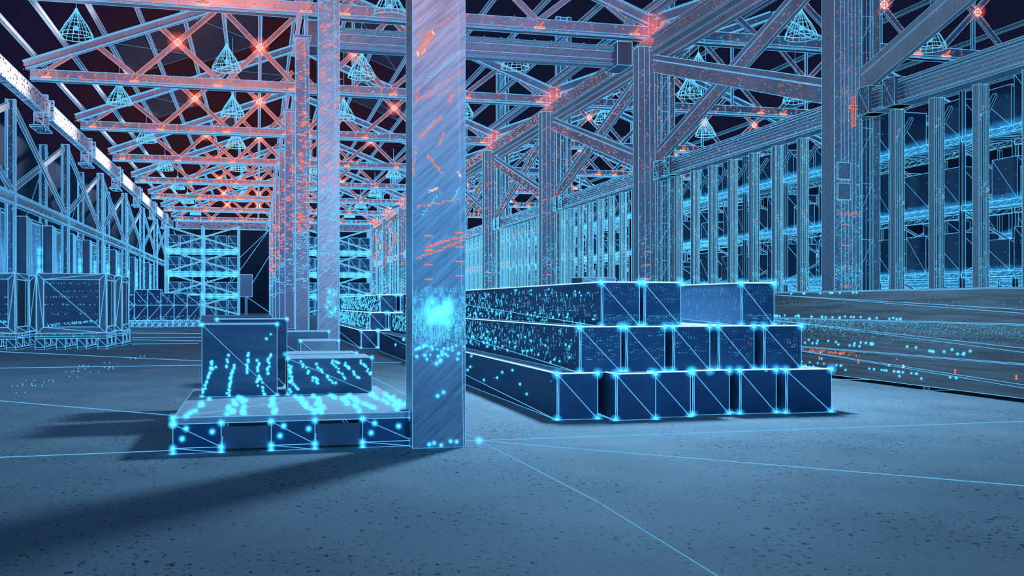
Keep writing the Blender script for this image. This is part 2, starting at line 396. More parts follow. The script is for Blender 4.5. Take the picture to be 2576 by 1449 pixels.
# ------------------------------------------------------------------ columns of the middle row
COLY = [8.26, 21.6, 34.6, 47.9, 60.8, 73.7, 86.6, 99.5, 112.4]
for n, y in enumerate(COLY):
    r = wr(y); xa, xb, yb = 1.24, 1.685, y + .36
    T = empty('steel_column', ((xa + xb) / 2, y + .2, 0), 'brushed steel box column of the middle row, %s from the near end' % W_ORD[n] if n else
              'tall brushed steel box column standing at the corner of the low pallet', 'column', 'box columns of the middle row')
    m = MB([STEEL], r); top = 10.14
    m.box(xa, y, 0, xb, yb, top, edges=(0, 1, 2, 3, 4, 5, 6, 7, 8, 9, 10, 11))
    m.line((xa + .3, y - .002, top), (xa + .43, y - .002, 0), r * .8, LINE)
    if n == 0:
        for i in range(1500):
            z = random.gauss(1.06, .10) if i % 3 else R(.86, 1.34); x = min(max(random.gauss(xa + .21, .11) if i % 2 else R(xa, xb), xa + .004), xb - .004)
            for kk in range(random.choice((1, 1, 3, 5))): m.dot((x, y - .004, z - kk * .012), R(.0022, .0050))
        for i in range(30): m.node((R(xa + .02, xb), y - .006, R(.72, .86)), R(.006, .011), 2.2)
        for i in range(16): m.node((R(xa + .12, xb - .14), y - .006, random.gauss(1.12, .06)), .018, 3.4)
        for (x, z) in ((1.45, .43), (1.50, .46), (1.56, .05), (1.38, .03), (1.42, .04), (1.48, .02), (1.61, .045), (1.44, .70), (1.47, .72)): m.node((x, y - .006, z), .012, 2.4)
        def sc(u0, v0, u1, v1, num, mat, rr=.006, jit=.012):
            for i in range(num):
                t = i / max(1, num - 1); u = u0 + (u1 - u0) * t + R(-1, 1) * jit * 250; v = v0 + (v1 - v0) * t + R(-1, 1) * jit * 250
                m.dot((xa + (u - 1027) / 135 * .445, y - .004, HC + (763 - v) / F * 8.3), rr, mat)
        for a in ((1140, 30, 1040, 90, 22, HOT), (1060, 120, 1045, 135, 10, PINK), (1150, 170, 1040, 250, 30, HOT), (1150, 215, 1060, 240, 16, HOT), (1040, 220, 1035, 260, 12, HOT), (1130, 230, 1120, 250, 14, HOT),
                  (1100, 290, 1045, 345, 36, HOT), (1105, 330, 1095, 360, 14, HOT), (1065, 390, 1100, 430, 24, HOT), (1140, 430, 1150, 440, 12, PINK), (1035, 370, 1030, 440, 16, HOT),
                  (1090, 470, 1070, 480, 16, PINK), (1140, 500, 1040, 520, 24, HOT), (1060, 620, 1160, 590, 40, HOT), (1040, 650, 1160, 600, 40, HOT), (1150, 120, 1060, 200, 26, DOT), (1100, 480, 1050, 540, 26, DOT), (1145, 470, 1130, 500, 22, DOT)):
            sc(*a)
        # ghost of a small plate: orange rectangle of light on the face
        m.line((xa + .04, y - .006, 3.28), (xa + .16, y - .006, 3.46), .006, HOT); m.line((xa + .05, y - .006, 3.24), (xa + .18, y - .006, 3.43), .006, HOT)
        m.line((xa + .04, y - .006, 3.28), (xa + .05, y - .006, 3.24), .006, PINK); m.line((xa + .16, y - .006, 3.46), (xa + .18, y - .006, 3.43), .006, PINK)
        for (zz) in (1.4, 1.52, 1.64, 1.76):
            m.line((xa + .1, y - .005, zz), (xa + .17, y - .005, zz), .0035, HOT); m.line((xa + .36, y - .005, zz + .03), (xa + .43, y - .005, zz + .03), .0035, HOT)
    else:
        for i in range(420 if n < 3 else 160):
            z = 1.2 + (R(.5, 6.5) ** 1.0) if i % 2 else R(3, 10); hc = HOT if z > 3.6 and R(0, 1) < .85 else DOT
            x = R(xa, xb)
            for kk in range(random.choice((1, 2, 3))): m.dot((x + kk * r * 5, y - r, z), r * R(1.3, 2.6), hc)
        if n == 1:
            for i in range(260): m.dot((random.gauss(xa + .28, .07), y - r, R(.9, 1.55)), r * 2)
            for i in range(8): m.node((xa + R(.16, .4), y - .02, R(.95, 1.5)), .02, 2.3)
            for z0 in (2.0, 2.3, 3.05, 3.5):
                for i in range(24): m.dot((xa + R(.06, .4), y - r, z0 + R(-.12, .12)), r * 2.2, DOT)
    m.build('shaft', T)
    m = MB([DSTEEL], r); m.box(xa - .06, y - .06, top, xb + .06, yb + .06, top + .08); m.build('cap_plate', T)
    m = MB([STEEL], r)
    if n > 1:
        for x in (xa + .08, xb - .08): m.bar((x, y + .2, top + .08), (x, y + .2, ZC), .1, .1)
        m.bar(((xa + xb) / 2 - .3, y + .1, top - .6), ((xa + xb) / 2 - .05, y + .1, ZC), .12, .12)
    else: m.box(xa + .05, y + .1, top + .08, xb - .05, yb - .1, 15.9)
    m.build('head_strut', T)

# ------------------------------------------------------------------ white painted beam on the far side of the hall, in bay lengths, with brackets
XB = -9.7
ybs = [22.18] + TY
G = 'flaking white crane beams on the braced wall'
for n, (a, b) in enumerate(zip(ybs, ybs[1:])):
    r = wr(a + 3); T = empty('crane_beam', (XB, a, 10.12), 'flaking white painted beam on the braced wall, %s length from the near end' % W_ORD[n], 'beam', G)
    m = MB([PAINT], r)
    m.box(XB - .34, a, 10.12, XB, b, 10.9)
    m.line((XB + .004, a, 10.2), (XB + .004, b, 10.2), r * .8); m.build('girder', T)
    for yy in (a + 3.3, a + 4.7):
        m = MB([PAINT], r); m.box(XB - .4, yy - .07, 10.05, XB + .14, yy + .07, 11.0); m.build('collar', T)
    m = MB([PAINT], r); m.box(XB - .4, a + 2.9, 9.45, XB + .02, a + 4.1, 10.12, diag=('front',)); m.build('bracket', T)
    m = MB([DSTEEL], r); m.box(XB - .5, a + 2.5, 9.37, XB + .12, a + 4.4, 9.45)
    for i in range(20): m.dot((XB + R(-.5, .12), a + R(2.5, 4.4), 9.36), r * 1.4)
    m.build('bearing_plate', T)
for (xa, xb, nm) in ((-9.3, 1.2, 'wide'), (1.7, 13.6, 'middle')):
    m = MB([PAINT], .03); m.box(xa, 124.2, 10.0, xb, 124.7, 10.85)
    for x in (xa, xb - .15): m.box(x, 124.1, 9.9, x + .15, 124.8, 10.95)
    tag(m.build('crane_beam', origin=(xa, 124.5, 10)), 'flaking white beam across the far end wall, %s' % ('between the braced wall and the box columns' if nm == 'wide' else 'between the box columns and the racking aisle'), 'beam', 'white beams across the end wall')

# ------------------------------------------------------------------ braced wall frames: left (XW) and the column row at the racking aisle
XW = -10.45
posty = [22.2] + TY
def wall_post(x, y, r, zt, lab, grp):
    T = empty('wall_post', (x, y, 0), lab, 'post', grp)
    m = MB([STEEL], r)
    m.box(x - .2, y - .12, 0, x - .12, y + .12, zt); m.box(x + .12, y - .12, 0, x + .2, y + .12, zt); m.build('flange', T)
    m = MB([DSTEEL], r); m.box(x - .12, y - .03, 0, x + .12, y + .03, zt)
    for i in range(40): m.dot((x + R(-.15, .15), y - .13, R(1, zt)), r * 1.6)
    m.build('web', T)
for n, y in enumerate(posty[1:]):
    wall_post(XW, y, wr(y), 10.1, 'tall steel post under the white painted beam, %s from the near end' % W_ORD[n], 'posts under the white beam')
    wall_post(-12.2, y + 3.2, wr(y) * .8, 10.5, 'slender outer post standing behind the braced wall, %s from the near end' % W_ORD[n], 'outer posts behind the braced wall')
def cross(x, ya, yb, zlo, zhi, r, w, lab, grp, zl2=None):
    T = empty('cross_brace', (x, ya, zlo), lab, 'brace', grp)
    for (p, q, o) in (((x - .08, ya, zlo), (x - .08, yb, zhi), 0), ((x + .08, ya, zhi), (x + .08, yb, zlo), 1)):
        m = MB([RSTEEL], r); m.bar(p, q, .12, w)
        m.bar(V(p) + V((0, 0, w * .8)), V(q) + V((0, 0, w * .8)), .1, w * .4) if w > .3 else None
        n = 120 if w > .3 else 12
        for i in range(n):
            t = R(0, 1); c = V(p).lerp(V(q), t); m.dot(c + V((-.08, -.05, R(-w, w) * .5)), r * R(1.4, 2.4), HOT if w > .3 and R(0, 1) < .7 else DOT)
        m.build('diagonal', T)
for n, (a, b) in enumerate(zip(posty, posty[1:])):
    cross(XW, a + .2, b - .2, 6.1, 9.8, wr(a + 4), .26, 'crossed braces under the white beam, %s bay from the near end' % W_ORD[n], 'crossed braces of the white beam wall')
    m = MB([RSTEEL], wr(a + 4)); m.ibeam((XW + .1, a, 5.75), (XW + .1, b, 5.75), .3, .5, .06)
    for i in range(20): m.dot((XW + .27, R(a, b), R(5.5, 6)), wr(a) * 1.6)
    tag(m.build('wall_rail', origin=(XW, a, 5.5)), 'horizontal steel rail above the dock doors, %s bay from the near end' % W_ORD[n], 'rail', 'rails above the dock doors')
# dock doors and pilasters below the rail
yy = 44.2; n = 0
while yy < 120:
    r = wr(yy)
    T = empty('dock_door', (-11.6, yy + 1.4, 0), 'tall pale blue dock door in the braced wall, %s from the near end' % W_ORD[n], 'door', 'dock doors along the braced wall')
    m = MB([PANEL], r); m.box(-11.7, yy, 0, -11.6, yy + 2.9, 5.45); m.line((-11.58, yy, 5.4), (-11.58, yy + 2.2, .2), r * .7)
    for i in range(120):
        m.dot((-11.56, yy + min(max(random.gauss(2.5, .3), .05), 2.9), random.gauss(3.2, .8)), r * 1.8)
    for q in range(4): m.ball((-11.58, yy + 2.4, 2.4 + q * .55), .3, ORB, S_BIG)
    m.build('panel', T)
    m = MB([DSTEEL], r)
    for x in (yy - .1, yy + 2.95): m.box(-11.75, x, 0, -11.5, x + .14, 5.5)
    m.box(-11.75, yy - .1, 5.45, -11.5, yy + 3.1, 5.6); m.build('frame', T)
    T = empty('pilaster', (-11.4, yy + 4.7, 0), 'dark ribbed pilaster beside a dock door, %s from the near end' % W_ORD[n], 'pilaster', 'pilasters between the dock doors')
    m = MB([DSTEEL], r)
    for kx in (0, .9, 1.8): m.box(-11.7, yy + 3.4 + kx, 0, -11.05 - .1 * kx, yy + 3.6 + kx, 5.5)
    m.box(-11.8, yy + 3.3, 0, -11.7, yy + 6.2, 5.5)
    for i in range(50): m.dot((-11.0, yy + R(3.4, 5.6), R(1, 5.4)), r * 1.5)
    m.build('rib', T)
    yy += 6.45; n += 1
# near end of the wall, mostly outside the picture
m = MB([PANEL], .012); m.box(-11.7, 37.8, 0, -11.6, 40.7, 5.45); tag(m.build('dock_door', origin=(-11.6, 39, 0)), 'dock door cut by the picture edge behind the crates', 'door')

# eave girder of the right column row and crane rail under it
XE = 14.2
poste = [9.3] + posty
G1 = 'eave girders over the braced columns'; G2 = 'crane rails on the braced columns'
for n, (a, b) in enumerate(zip(poste, poste[1:])):
    r = wr(a + 4)
    T = empty('eave_girder', (XE, a, 10.4), 'steel eave girder meeting the truss ends, %s bay from the near end' % W_ORD[n], 'girder', G1)
    m = MB([RSTEEL], r); m.ibeam((XE - .15, a, 10.65), (XE - .15, b, 10.65), .35, .6, .07, line=TLINE)
    m.ibeam((XE + .35, a, 10.35), (XE + .35, b, 10.35), .2, .35, .04, line=TLINE)
    for i in range(160): m.dot((XE - .34, R(a, b), R(10.35, 10.95)), r * R(1.4, 2.4), HOT if R(0, 1) < .6 else DOT)
    m.build('web', T)
    T = empty('crane_rail', (XE, a, 5.7), 'double steel crane rail above the stud posts, %s bay from the near end' % W_ORD[n], 'rail', G2)
    m = MB([STEEL], r); m.ibeam((XE + .1, a, 6.0), (XE + .1, b, 6.0), .42, .56, .06)
    for q in range(5): m.line((XE - .12, a, 5.8 + q * .09), (XE - .12, b, 5.8 + q * .09), r * .6)
    for i in range(200): m.dot((XE - .13, R(a, b), R(5.72, 6.28)), r * R(1.4, 2.4), HOT if R(0, 1) < .3 else DOT)
    m.build('web', T)
    for q in range(2):
        m = MB([DSTEEL], r)
        y2 = b - 1.2 - q * 1.0; m.box(XE - .2, y2, 5.72, XE + .3, y2 + .45, 6.36, line=LINEB, diag=('left',))
        for i in range(50): m.dot((XE - .21, R(y2, y2 + .45), R(5.7, 6.36)), r * 2)
        m.build('clamp', T)
    cross(XE, a + .4, b - .2, 6.4, 10.0, r, .42, 'heavy crossed braces between the double columns, %s bay from the near end' % W_ORD[n], 'crossed braces of the column row')
G3 = 'braced double columns beside the racking'
for n, y in enumerate(posty):
    r = wr(y); T = empty('double_column', (14.2, y, 0), 'heavy double steel column beside the racking, %s from the near end' % W_ORD[n], 'column', G3)
    m = MB([STEEL], r)
    m.box(13.5, y - .55, 0, 14.25, y, 10.6, line=LINEB)
    for q in range(6 if n == 0 else 3): m.line((13.62 + .6 * (q + .5) / (6 if n == 0 else 3), y - .56, 10.6), (13.62 + .6 * (q + .8) / (6 if n == 0 else 3), y - .56, 0), r * .8)
    k = 900 if n == 0 else 300
    for i in range(k):
        z = random.choice((random.gauss(1.9, .18), random.gauss(3.3, .5), R(1.4, 6.5), R(6, 10)))
        m.dot((R(13.5, 14.25), y - .57, z), r * R(1.1, 2.3), HOT if z > 5.0 and R(0, 1) < .75 else DOT)
    if n == 0:
        for i in range(30): m.dot((R(13.6, 14.2), y - .57, 3.38 + R(-.05, .05)), r * 1.8, HOT)
        m.bar((13.9, y - .6, 5.95), (14.25, y - .6, 5.95), .04, .06, line=HOT); m.bar((14.0, y - .6, 5.5), (14.0, y - .6, 6.2), .04, .06, line=HOT)
        for q in range(2): m.box(13.56, y - .62, 4.2 + q * -.5, 13.9, y - .58, 4.6 + q * -.5, line=LINEB, wire=r * .8)
    for z in (1.6, 2.1, 2.6, 3.1): m.line((13.7, y - .58, z), (13.95, y - .58, z), r * .9, HOT)
    m.build('front_shaft', T)
    m = MB([STEEL], r)
    for (x0, x1) in ((14.45, 14.65), (15.0, 15.2)): m.box(x0, y + .1, 0, x1, y + .35, 15.5, line=LINEB)
    m.build('rear_shaft', T)
    m = MB([DSTEEL], r)
    m.box(14.65, y + .2, 0, 15.0, y + .24, 15.5)
    for q in range(22): m.line((14.65, y + .1, q * .7), (15.0, y + .1, q * .7 + (.7 if q % 2 else -.0)), r * .7)
    for q in range(3): m.line((14.7 + q * .1, y + .1, 0), (14.72 + q * .1, y + .1, 15.5), r * .7)
    for i in range(500 if n < 3 else 160):
        z = R(1, 12); m.dot((R(14.3, 15.2), y + .08, z), r * R(1.1, 2.2), HOT if z > 5.6 and R(0, 1) < .7 else DOT)
    m.build('batten_plate', T)
# overhead bridge girder
m0 = empty('bridge_girder', (7.8, 36.9, 10.3), 'long bluish crane bridge girder with slanted ribs hanging under the roof', 'girder')
m = MB([STEEL], .012); m.ibeam((1.7, 36.9, 10.75), (13.9, 36.9, 10.75), .5, .75, .08, tw=.2, line=LINED)
for i in range(18): m.bar((2.2 + i * .65, 36.6, 10.95), (2.35 + i * .65, 36.6, 11.15), .03, .05, wire=.004, line=LINE, mat=DSTEEL)
m.line((1.7, 36.62, 10.9), (13.9, 36.62, 10.9), .01); m.line((1.7, 36.62, 10.6), (13.9, 36.62, 10.6), .01)
m.build('web', m0)
for x in (1.9, 13.6):
    m = MB([DSTEEL], .012); m.box(x - .3, 36.2, 10.3, x + .3, 37.6, 11.2); m.build('end_carriage', m0)

# ------------------------------------------------------------------ stud posts under the crane rail
y = 15.0; studs = []; k = 0
cs = None
colnear = lambda y: any(abs(y - p) < .75 for p in posty)
first = None
bands = {}
while y < 96:
    if not colnear(y):
        band = int((y - 10) // 12)
        key = band
        if key not in bands:
            r = wr(y + 3); T = empty('stud_post', (14.5, y, 0), '', 'post')
            m = MB([STEEL], r); m.box(14.38, y - .1, 0, 14.43, y + .1, 5.72, line=LINEB); m.box(14.57, y - .1, 0, 14.62, y + .1, 5.72, line=LINEB)
            m.line((14.5, y - .11, 0), (14.47, y - .11, 5.7), r * .7)
            for i in range(130):
                z = random.choice((R(1, 5.7), random.gauss(3.5, .15), random.gauss(1.95, .15), random.gauss(5.1, .15)))
                m.dot((R(14.38, 14.62), y - .12, min(z, 5.7)), r * R(1.2, 2.6), DOT if R(0, 1) < (.97 if z < 3 else .85) else HOT)
            m.build('flange', T)
            m = MB([STEEL], r); m.box(14.43, y - .05, 0, 14.57, y + .02, 5.72); m.build('web', T)
            m = MB([DSTEEL], r * .8); m.bar((14.5, y, 4.9), (15.1, y + .3, 5.6), .07, .07); m.build('knee_brace', T)
            bands[key] = T
        else: T = copy_tree(bands[key], (14.5, y, 0))
        T['label'] = 'slim steel stud post under the crane rail before the racking'; T['group'] = 'stud posts under the crane rail'
        studs.append(T); k += 1
    y += 1.4

# ------------------------------------------------------------------ racking
LV = (1.95, 3.55, 5.2)
def make_rack(r, L=2.78, D=1.5, lv=LV, zt=6.4, xbrace=False):
    """a racking bay at the origin: along Y, deep along X"""
    T = empty('pallet_rack', (0, 0, 0), '', 'rack')
    for yy in (0, L):
        m = MB([STEEL], r)
        for x in (0, D): m.box(x - .05, yy - .05, 0, x + .05, yy + .05, zt)
        z = .4; s = 0
        while z < zt - .8:
            m.bar((0, yy, z if not s else z + .75), (D, yy, z + .75 if not s else z), .04, .05); z += .75; s = 1 - s
        m.build('upright_frame', T)
    for z in lv:
        for x in (0, D):
            m = MB([DSTEEL], r)
            if x == 0:
                for q in range(8): m.ball((x - .06, .17 + q * .34, z - .05), R(.16, .24), SORB, S_BIG)  # bloom along the beam, put in as soft emissive balls
            m.box(x - .06, .05, z - .14, x + .06, L - .05, z - .02, line=LINEB)
            for q in range(9): m.line((x - .07, .05 + q * (L - .1) / 8, z - .02), (x - .07, .05 + (q + 1) * (L - .1) / 8 if q < 8 else L - .05, z - .14), r * .6, LINE)
            for i in range(70): m.dot((x - .07, R(0, L), z + min(.1, max(-.16, random.gauss(-.05, .06)))), r * R(1.3, 2.6))
            m.build('load_beam', T)
        m = MB([DSTEEL], r)
        for q in range(7):
            y2 = .15 + q * (L - .3) / 6; m.box(0, y2, z - .02, D, y2 + .12, z + .02, wire=r * .7, edges=(0, 1, 3, 4, 5, 7))
        m.build('deck_board', T)
    return T
def make_box(r, w, d, h, dots=8, name='storage_box', mat=CARD):
    m = MB([mat], r); m.box(0, 0, 0, d, w, h, diag=('front', 'left'), line=LINE)
    for i in range(dots): m.dot((-.01, R(0, w), R(0, h)), r * 1.6)
    return m
rproto = {}; bproto = {}
ni = 0
for row, xr in enumerate((16.4, 24.5)):
    y = 15.2 if row == 0 else 20.8
    while y < (112 if row == 0 else 80):
        key = (row, int(y // 16))
        if key not in rproto: rproto[key] = make_rack(wr(y + 4) * (1 if row == 0 else .8)); T = rproto[key]; T.location = (xr, y, 0)
        else: T = copy_tree(rproto[key], (xr, y, 0))
        T['label'] = ('open racking bay behind the stud posts' if row == 0 else 'racking bay in the rear row of the aisle')
        T['group'] = 'racking bays behind the stud posts' if row == 0 else 'rear racking bays'
        if row == 0 or y < 50:
            for li, z in enumerate((0,) + LV[:2 + (row == 0)]):
                yb = y + .25
                while yb < y + 2.3:
                    if R(0, 1) < .8:
                        w = random.choice((.8, 1.0, 1.2)); h = random.choice((.7, .95, 1.15)); kk = (w, h, key)
                        if yb + w > y + 2.7: break
                        if kk not in bproto:
                            o = make_box(wr(y + 4), w, 1.1, h).build('storage_box'); tag(o, 'blue outlined storage box on a racking shelf', 'box', 'storage boxes on the racking'); bproto[kk] = o
                        else: o = bproto[kk].copy(); C.objects.link(o)
                        o.location = (xr + .15, yb, z + (.02 if z else 0))
                        yb += w + R(.08, .3)
                    else: yb += 1
        y += 2.78
# end-wall racks, seen along the hall
def end_rack(xa, W, y, lab):
    r = .026
    T = empty('end_rack', (xa + W / 2, y, 0), lab, 'rack', 'tall racks at the end of the hall')
    zs = [0.35, 2.0, 4.2, 6.45]
    for x in (xa, xa + W / 2, xa + W):
        for yy in (y, y + 1.4, y + 2.8):
            m = MB([STEEL], r); m.box(x - .09, yy - .09, 0, x + .09, yy + .09, 8.85); m.line((x, yy - .1, 0), (x, yy - .1, 8.8), r * .8, LINEB); m.build('post', T)
    for z in zs[1:]:
        for yy in (y, y + 2.8):
            m = MB([PANEL], r); m.box(xa, yy - .1, z - .28, xa + W, yy + .05, z + .08, line=LINEB)
            m.line((xa, yy - .12, z - .1), (xa + W, yy - .12, z - .1), .045, LINEB)
            if yy == y:
                for q in range(9): m.ball((xa + W * (q + .5) / 9, yy - .1, z - .1), .45, ORB, S_BIG)
            for i in range(60): m.dot((R(xa, xa + W), yy - .13, z + R(-.3, .2)), .045)
            m.build('load_beam', T)
        m = MB([PANEL], r); m.box(xa, y, z + .08, xa + W, y + 2.8, z + .12, wire=r); m.build('deck', T)
    for i in range(4):
        z0 = (6.6, 4.3, 2.1, .1)[i]; z1 = (8.8, 6.45, 4.2, 2.0)[i]
        for (p, q) in (((xa, z1), (xa + W, z0)), ((xa, z0), (xa + W, z1))):
            m = MB([STEEL], r); m.bar((p[0], y - .15, p[1]), (q[0], y - .15, q[1]), .06, .1, line=LINEB); m.build('diagonal', T)
    n = 0
    for z in [0] + zs[1:]:
        for x in (xa + .25, xa + 1.35, xa + 2.45, xa + W / 2 + .25, xa + W / 2 + 1.35, xa + W / 2 + 2.45):
            m = MB([CARD], r * .8); h = (1.5, 1.3, 1.6, 1.5)[[0, 2.0, 4.2, 6.45].index(z)]
            m.box(x, y + .5, z + .13 * (z > 0), x + .95, y + 1.6, z + h, diag=('front',)); m.line((x, y + .48, z + h / 2), (x + .95, y + .48, z + h / 2), r * .6)
            tag(m.build('storage_box', origin=(x, y + .5, z)), 'outlined storage box standing in the %s' % ('end rack beside the dark doorway' if xa < -5 else 'end rack behind the box columns'), 'box', 'boxes in the %s' % ('rack by the doorway' if xa < -5 else 'rack behind the columns'))
end_rack(-8.75, 6.9, 104, 'tall cross braced rack standing beside the dark doorway at the hall end')
end_rack(4.4, 6.9, 104, 'tall cross braced rack seen between the box columns at the hall end')
m = MB([PANEL], .025); m.box(-1.9, 112, 1.9, -.55, 112.4, 4.3); m.box(-1.3, 112.1, 0, -1.1, 112.3, 1.9, wire=.015)
tag(m.build('notice_board', origin=(-1.2, 112.2, 0)), 'plain square board on a short post beside the end rack', 'board')

# ------------------------------------------------------------------ pendant lamps
ZL = 11.7
def make_lamp(r, rad, hgt, rod):
    T = empty('pendant_lamp', (0, 0, 0), '', 'lamp')
    m = MB([DSTEEL], r * .6); m.line((0, 0, hgt * .55), (0, 0, hgt * .5 + rod), r * .8, LINE); m.build('cable', T)
    prof = [(.04, .56), (.16, .40), (.45, .12), (.62, -.02), (.93, -.36), (1.0, -.42), (.97, -.5)]
    n = 16; m = MB([LINE], r)
    for i in range(n):
        a = 2 * math.pi * i / n; b = 2 * math.pi * (i + 1) / n
        for j, (rr, zz) in enumerate(prof):
            p = V((math.cos(a) * rr * rad, math.sin(a) * rr * rad, zz * hgt)); q = V((math.cos(b) * rr * rad, math.sin(b) * rr * rad, zz * hgt))
            if j < 5: m.line(p, q, r * .8, LINE)
            if j < len(prof) - 1 and j < 4:
                r2, z2 = prof[j + 1]
                m.line(p, V((math.cos(a) * r2 * rad, math.sin(a) * r2 * rad, z2 * hgt)), r, LINEB)
            m.dot(p, r * 2.0) if j in (1, 3) else None
    m.build('wire_shade', T)
    m = MB([LINEB], r)
    for i in range(n):
        a = 2 * math.pi * i / n; b = 2 * math.pi * (i + 1) / n
        P = [V((math.cos(t) * rr * rad, math.sin(t) * rr * rad, zz * hgt)) for t in (a, b) for rr, zz in prof[4:6 + 1]]
        m.line(P[0], P[3], r * 1.1, LINEB); m.line(P[2], P[5], r * 1.3, LINEB); m.line(P[0], P[2], r, LINEB); m.dot(P[2], r * 2.4)
    m.build('rim', T)
    m = MB([LINEB], r); m.ball((0, 0, -.15 * hgt), .16 * rad, WHITE if False else LINE); m.build('bulb', T)
    return T
lamps = []
for (nm, lst) in (('row beside the white beam', [(192, 703), (300, 528), (368, 428), (415, 353), (447, 303), (472, 266), (492, 235)]),
                  ('second row', [(570, 618), (585, 498), (593, 413), (600, 352), (605, 306), (610, 270)]),
                  ('row beside the box columns', [(980, 758), (910, 598), (865, 488), (825, 403), (797, 345), (780, 300), (766, 268)]),
                  ('row before the braced columns', [(1295, 623), (1162, 498), (1057, 393), (990, 333), (943, 283), (907, 253), (880, 228)]),
                  ('row inside the racking aisle', [(2015, 703), (1757, 598), (1735, 548), (1522, 478), (1410, 400)]),
                  ('outer row of the racking aisle', [(2340, 673), (2000, 533), (1775, 443), (1640, 385)])):
    for i, (u, dv) in enumerate(lst):
        d = (ZL - HC) * F / dv; lat = (u - 1288) / F * d
        x = d * ST + lat * CT; yy = d * CT - lat * ST
        xm = x if x < X1 else x - (X1 - X0)
        rod = max(.6, ztop(xm) + .5 - ZL) if X0 < xm < X1 else 2
        T = make_lamp(wr(yy) * .9, .62, 1.05, rod - .5)
        T.location = (x, yy, ZL); T['o'] = (x, yy, ZL)
        T['label'] = 'wire pendant lamp, %s, %s from the near end' % (nm, W_ORD[i]); T['group'] = 'wire shade pendant lamps'
# shade proportions are shared by all lamps

# ------------------------------------------------------------------ timber stacks
def timber(x0, x1, y0, y1, z0, z1, r, lab, grp, nodes=True, mat=TIMBER, nr=.026, extra=None, name='timber_beam', halo=2.6):
    m = MB([mat], r)
    m.box(x0, y0, z0, x1, y1, z1, diag=('front', 'left'), wire=r)
    e = .02
    m.add([(x0, y0, z1 + .001), (x1, y0, z1 + .001), (x1, y1, z1 + .001), (x0, y1, z1 + .001)], [(0, 1, 2, 3)], PLANK_LIT_TOP)  # lit top painted in a paler material than the timber
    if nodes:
        m.line((x0, y0, z1 + .004), (x1, y0, z1 + .004), r * 1.8, WHITE); m.line((x0, y0, z1 + .004), (x0, min(y1, y0 + 9), z1 + .004), r * 1.5, WHITE)  # brightly lit top edges put in as emissive white strips
    m.line((x0 + e, y0 - .001, z0), (x0 + e, y0 - .001, z1), r * .8); m.line((x0 + e, y0 - .001, z0), (x0, y0, z1), r * .6)
    if nodes:
        for x in (x0, x1):
            for z in (z0, z1): m.node((x, y0, z), nr, halo)
    if extra: extra(m)
    return tag(m.build(name, origin=((x0 + x1) / 2, y0, z0)), lab, 'beam', grp)
H1, H2, H3 = .475, .95, 1.425
def sidedots(x, ya, yb, za, zb, n, rs=(.003, .007), dense=True):
    def f(m):
        for i in range(n):
            y = R(ya, yb); z = R(za, zb)
            for k in range(random.choice((1, 2, 4)) if dense else 1): m.dot((x, y, max(za, z - k * .016)), R(*rs) * (y / 11))
    return f
def frontdots(xa, xb, y, za, zb, n, red=0, rr=.0045):
    def f(m):
        for i in range(n):
            x = R(xa, xb); z = R(za, zb)
            m.dot((x, y - .004, z), R(.6, 1.3) * rr); m.dot((min(xb, x + .03), y - .004, z), rr * .8)
        for i in range(red):
            x = R(xa, xb); z = (za + zb) / 2 + R(-.03, .03); m.dot((x, y - .004, z), rr, HOT); m.dot((x, y - .004, z - .02), rr, HOT)
    return f
def both(*fs):
    def f(m):
        for g in fs: g(m)
    return f
GS = 'timbers of the big middle stack'
YB = 25.4
L1 = [(2.98, 3.42, 9.90), (3.55, 3.99, 9.72), (4.00, 4.44, 9.86), (4.52, 4.95, 9.98), (5.06, 5.50, 9.96), (5.58, 6.14, 9.90)]
L2 = [(3.26, 3.72, 10.02), (3.76, 4.20, 9.98), (4.30, 4.73, 10.0), (4.85, 5.28, 10.05), (5.38, 5.84, 10.02)]
L3 = [(3.58, 4.02, 10.25), (4.07, 4.50, 10.25), (5.25, 5.66, 10.3)]
for i, (a, b, yf) in enumerate(L1):
    ex = None
    if i == 0:
        def ex(m):
            for t in range(26):
                y = R(10, 24); m.node((2.972, y, R(.15, .46)), .009 * y / 11 * 1.3, 2.2) if t < 16 else m.dot((2.97, y, R(.1, .4)), .008)
    timber(a, b, yf, YB, 0, H1, .0042, 'squared timber, bottom layer of the middle stack, %s from the box column side' % W_ORD[i], GS, extra=ex)
for i, (a, b, yf) in enumerate(L2):
    ex = frontdots(a, b, yf, .6, .9, 26, red=3 if i > 2 else 0)
    if i == 0:
        def big(m):
            for t in range(70): y = R(10.2, 22); m.node((3.252, y, R(.5, .8)), .010 * y / 11, 2.2)
            pass
        ex = both(sidedots(3.256, 10.1, 25, .55, .94, 900), frontdots(a, b, yf, .6, .93, 50), big)
    timber(a, b, yf, YB, H1, H2, .0042, 'squared timber, second layer of the middle stack, %s from the box column side' % W_ORD[i], GS, extra=ex)
for i, (a, b, yf) in enumerate(L3):
    ex = both(frontdots(a, b, yf, .96, 1.08, 120, rr=.003), frontdots(a, b, yf, 1.2, 1.4, 60, rr=.003))
    if i == 0:
        def big(m):
            for t in range(26): y = R(10.4, 22); m.node((3.572, y, R(1.28, 1.4)), .008 * y / 11, 2.2)
            for t in range(40): y = R(10.4, 22); m.node((3.572, y, R(.98, 1.08)), .008 * y / 11, 2.2)
        ex = both(ex, sidedots(3.576, 10.3, 25, .96, 1.38, 900), big)
    if i == 2: ex = both(ex, sidedots(5.246, 10.4, 16, .96, 1.4, 300, rs=(.002, .005)))
    timber(a, b, yf, YB, H2, H3, .0042, 'squared timber, top layer of the middle stack, %s from the box column side' % W_ORD[i], GS, extra=ex)
m = MB([CARD], .005); m.box(5.1, 15.5, H3, 5.66, 16.1, H3 + .2, diag=('front',))
